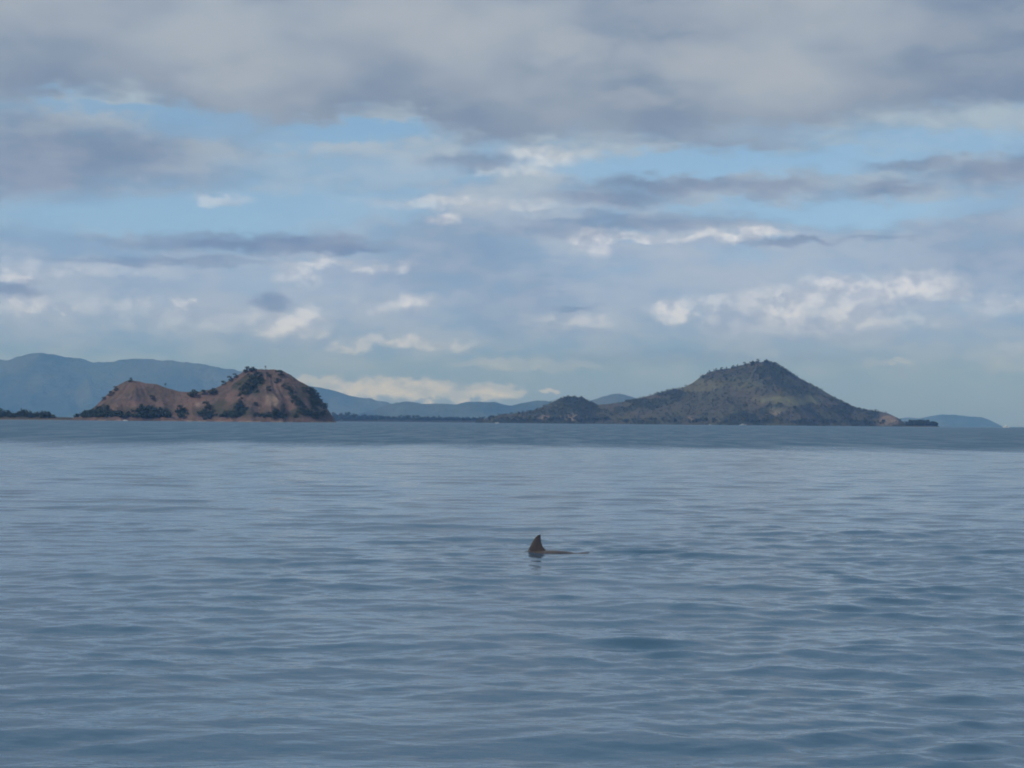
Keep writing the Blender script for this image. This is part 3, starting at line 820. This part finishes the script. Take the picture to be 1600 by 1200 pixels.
bm.faces.new(rings[0][::-1]); bm.faces.new(rings[-1])

def foil(stations, nseg=16):
    """a fin as stacked leaf-shaped sections (leading point, trailing point, half thickness, thickness axis)"""
    prev = None
    for (pl, pt, th, axis) in stations:
        pl, pt, axis = Vector(pl), Vector(pt), Vector(axis)
        ring = []
        for k in range(nseg):
            a = 2 * math.pi * k / nseg
            u = 0.5 - 0.5 * math.cos(a)
            tt = th * math.sin(a) * (1.25 - 0.5 * u)
            ring.append(bm.verts.new(pl.lerp(pt, u) + axis * tt))
        if prev:
            for k in range(nseg):
                bm.faces.new((prev[k], prev[(k + 1) % nseg], ring[(k + 1) % nseg], ring[k]))
        prev = ring
    bm.faces.new(prev)
hs = np.concatenate([[-.06], np.linspace(-.015, .312, 18)])
st = []
for h in hs:
    xl = np.interp(h, lead[:, 1], lead[:, 0]); xt = np.interp(h, trail[::-1, 1][::-1], trail[::-1, 0][::-1])
    if h >= .308: xl = 0.056; xt = 0.070
    f = max(0, 1 - h / .33)
    st.append(((xl, 0, h), (xt, 0, h), 0.006 + 0.026 * f, (0, 1, 0)))
foil(st)
for s in (-1, 1):       # flippers and flukes
    foil([((-.66, s * .13, -.30), (-.48, s * .13, -.30), .022, (0, 0, 1)), ((-.60, s * .26, -.38), (-.46, s * .24, -.38), .016, (0, 0, 1)),
          ((-.50, s * .37, -.45), (-.42, s * .35, -.45), .010, (0, 0, 1)), ((-.42, s * .42, -.49), (-.40, s * .42, -.49), .004, (0, 0, 1))])
    foil([((1.16, 0, -.105), (1.36, 0, -.112), .020, (0, 0, 1)), ((1.22, s * .10, -.11), (1.40, s * .08, -.115), .014, (0, 0, 1)),
          ((1.32, s * .22, -.12), (1.43, s * .20, -.12), .009, (0, 0, 1)), ((1.42, s * .29, -.125), (1.46, s * .29, -.125), .003, (0, 0, 1))])
for f_ in bm.faces: f_.smooth = True
bmesh.ops.recalc_face_normals(bm, faces=bm.faces)
me = bpy.data.meshes.new('dolphin'); bm.to_mesh(me); bm.free()
me.materials.append(m_dol)
dol = bpy.data.objects.new('dolphin', me); COL.objects.link(dol)
dol.location = (DOL[0], DOL[1], 0.0)
tag(dol, 'brown-grey dolphin swimming left with its curved fin and back out of the water', 'dolphin')

# ------------------------------------------------------------------ boats
m_white, n, b = new_mat('white_boat_paint')
b.inputs['Roughness'].default_value = 0.4
n.put(b.inputs['Base Color'], n.mix(n.noise(n.new('ShaderNodeTexCoord').outputs['Object'], 1.5), (0.74, 0.74, 0.72), (0.82, 0.82, 0.80)))
m_glass, n, b = new_mat('cabin_glass')
b.inputs['Base Color'].default_value = (0.02, 0.03, 0.035, 1); b.inputs['Roughness'].default_value = 0.1
m_wood, n, b = new_mat('deck_wood')
b.inputs['Roughness'].default_value = 0.7
n.put(b.inputs['Base Color'], n.mix(n.noise(n.new('ShaderNodeTexCoord').outputs['Object'], 4.0), (0.22, 0.14, 0.08), (0.32, 0.21, 0.12)))

def hull(L, B, H):
    V = []; ns = 15; Fc = []
    for i in range(ns):
        t = i / (ns - 1); x = (t - .5) * L
        bw = B * .5 * (1 - max(0, (t - .45) / .55) ** 2.2) * (.88 + .12 * min(1, t * 4))
        zt = H * (0.72 + .28 * (2 * t - .7) ** 2)
        for (u, zf) in ((-1, 1), (-.96, .55), (-.7, .12), (0, 0), (.7, .12), (.96, .55), (1, 1)):
            V.append((x + (zf - .5) * .06 * L * t, u * max(bw, .02), -0.35 * H + zf * (zt + .35 * H)))
    for i in range(ns - 1):
        for k in range(6):
            Fc.append([i * 7 + k, (i + 1) * 7 + k, (i + 1) * 7 + k + 1, i * 7 + k + 1])
    return V, Fc

def boxes(lst):
    V, Fc = [], []
    for (x0, x1, y0, y1, z0, z1, tap) in lst:
        o = len(V)
        for z, t in ((z0, 0), (z1, tap)):
            V += [(x0 + t, y0 + t * .5, z), (x1 - t * 1.6, y0 + t * .5, z), (x1 - t * 1.6, y1 - t * .5, z), (x0 + t, y1 - t * .5, z)]
        Fc += [[o, o + 3, o + 2, o + 1], [o + 4, o + 5, o + 6, o + 7]] + [[o + k, o + (k + 1) % 4, o + 4 + (k + 1) % 4, o + 4 + k] for k in range(4)]
    return V, Fc

def boat(px, py, D, L, rz, label, tall=False):
    e = bpy.data.objects.new('boat', None); COL.objects.link(e)
    D = D * K; p = at(px, py, D); e.location = (p[0], D, 0.0); e.rotation_euler = (0, 0, rz)
    tag(e, label, 'boat', 'white boats near the far shores')
    B, H = L * .27, L * .13
    mesh_obj('hull', *hull(L, B, H), m_white, e)
    mesh_obj('deck', *boxes([(-L * .46, L * .30, -B * .42, B * .42, H * .55, H * .70, .0)]), m_wood, e, False)
    c = mesh_obj('cabin', *boxes([(-L * .22, L * .18, -B * .34, B * .34, H * .68, H * 1.75, L * .02)]), m_white, e, False)
    mesh_obj('window', *boxes([(-L * .18, L * .10, -B * .345 - .02, -B * .335, H * 1.15, H * 1.5, .0)]), m_glass, c, False)
    mesh_obj('window', *boxes([(-L * .18, L * .10, B * .335, B * .345 + .02, H * 1.15, H * 1.5, .0)]), m_glass, c, False)
    mesh_obj('roof', *boxes([(-L * .26, L * .20, -B * .38, B * .38, H * 1.76, H * 1.86, .0)]), m_white, e, False)
    if tall:
        mesh_obj('upper_cabin', *boxes([(-L * .16, L * .08, -B * .28, B * .28, H * 1.87, H * 2.7, L * .015)]), m_white, e, False)
        v, f = tube([(-L * .02, 0, H * 2.6), (-L * .02, 0, H * 4.6)], [L * .008, L * .004])
        mesh_obj('mast', v, f, m_white, e)
    return e
boat(1161, 661, 2700, 16, R(12), 'largest white boat on the water under the right peak')
boat(1110, 661, 2720, 9, R(30), 'small white boat just left of a larger one under the peak')
boat(777, 658, 2750, 9.5, R(-20), 'tiny white boat off the left tip of the right island')
boat(1572, 665, 2900, 17, R(160), 'white two-storey boat on the open horizon near the right edge', True)
boat(196, 652, 1420, 6, R(170), 'small white boat lying off the low hump of left island')

# ------------------------------------------------------------------ haze
hv = []
HX, HY0, HY1, HZ0, HZ1 = 16000.0, -400.0, 29000.0, -8.0, 860.0
hz = mesh_obj('haze', *boxes([(-HX, HX, HY0, HY1, HZ0, HZ1, 0.0)]), None, None, False)
m_hz = bpy.data.materials.new('haze_air'); m_hz.use_nodes = True
n = Nodes(m_hz.node_tree)
o_ = n.new('ShaderNodeOutputMaterial'); pv = n.new('ShaderNodeVolumePrincipled')
pv.inputs['Color'].default_value = (0.19, 0.45, 1.0, 1)
pv.inputs['Density'].default_value = 1.1e-4 / K
pv.inputs['Anisotropy'].default_value = 0.0
pv.inputs['Absorption Color'].default_value = (1, 1, 1, 1)
n.link(pv.outputs[0], o_.inputs['Volume'])
hz.data.materials.append(m_hz)
tag(hz, 'thin blue haze over the sea and the far mountains', kind='stuff')
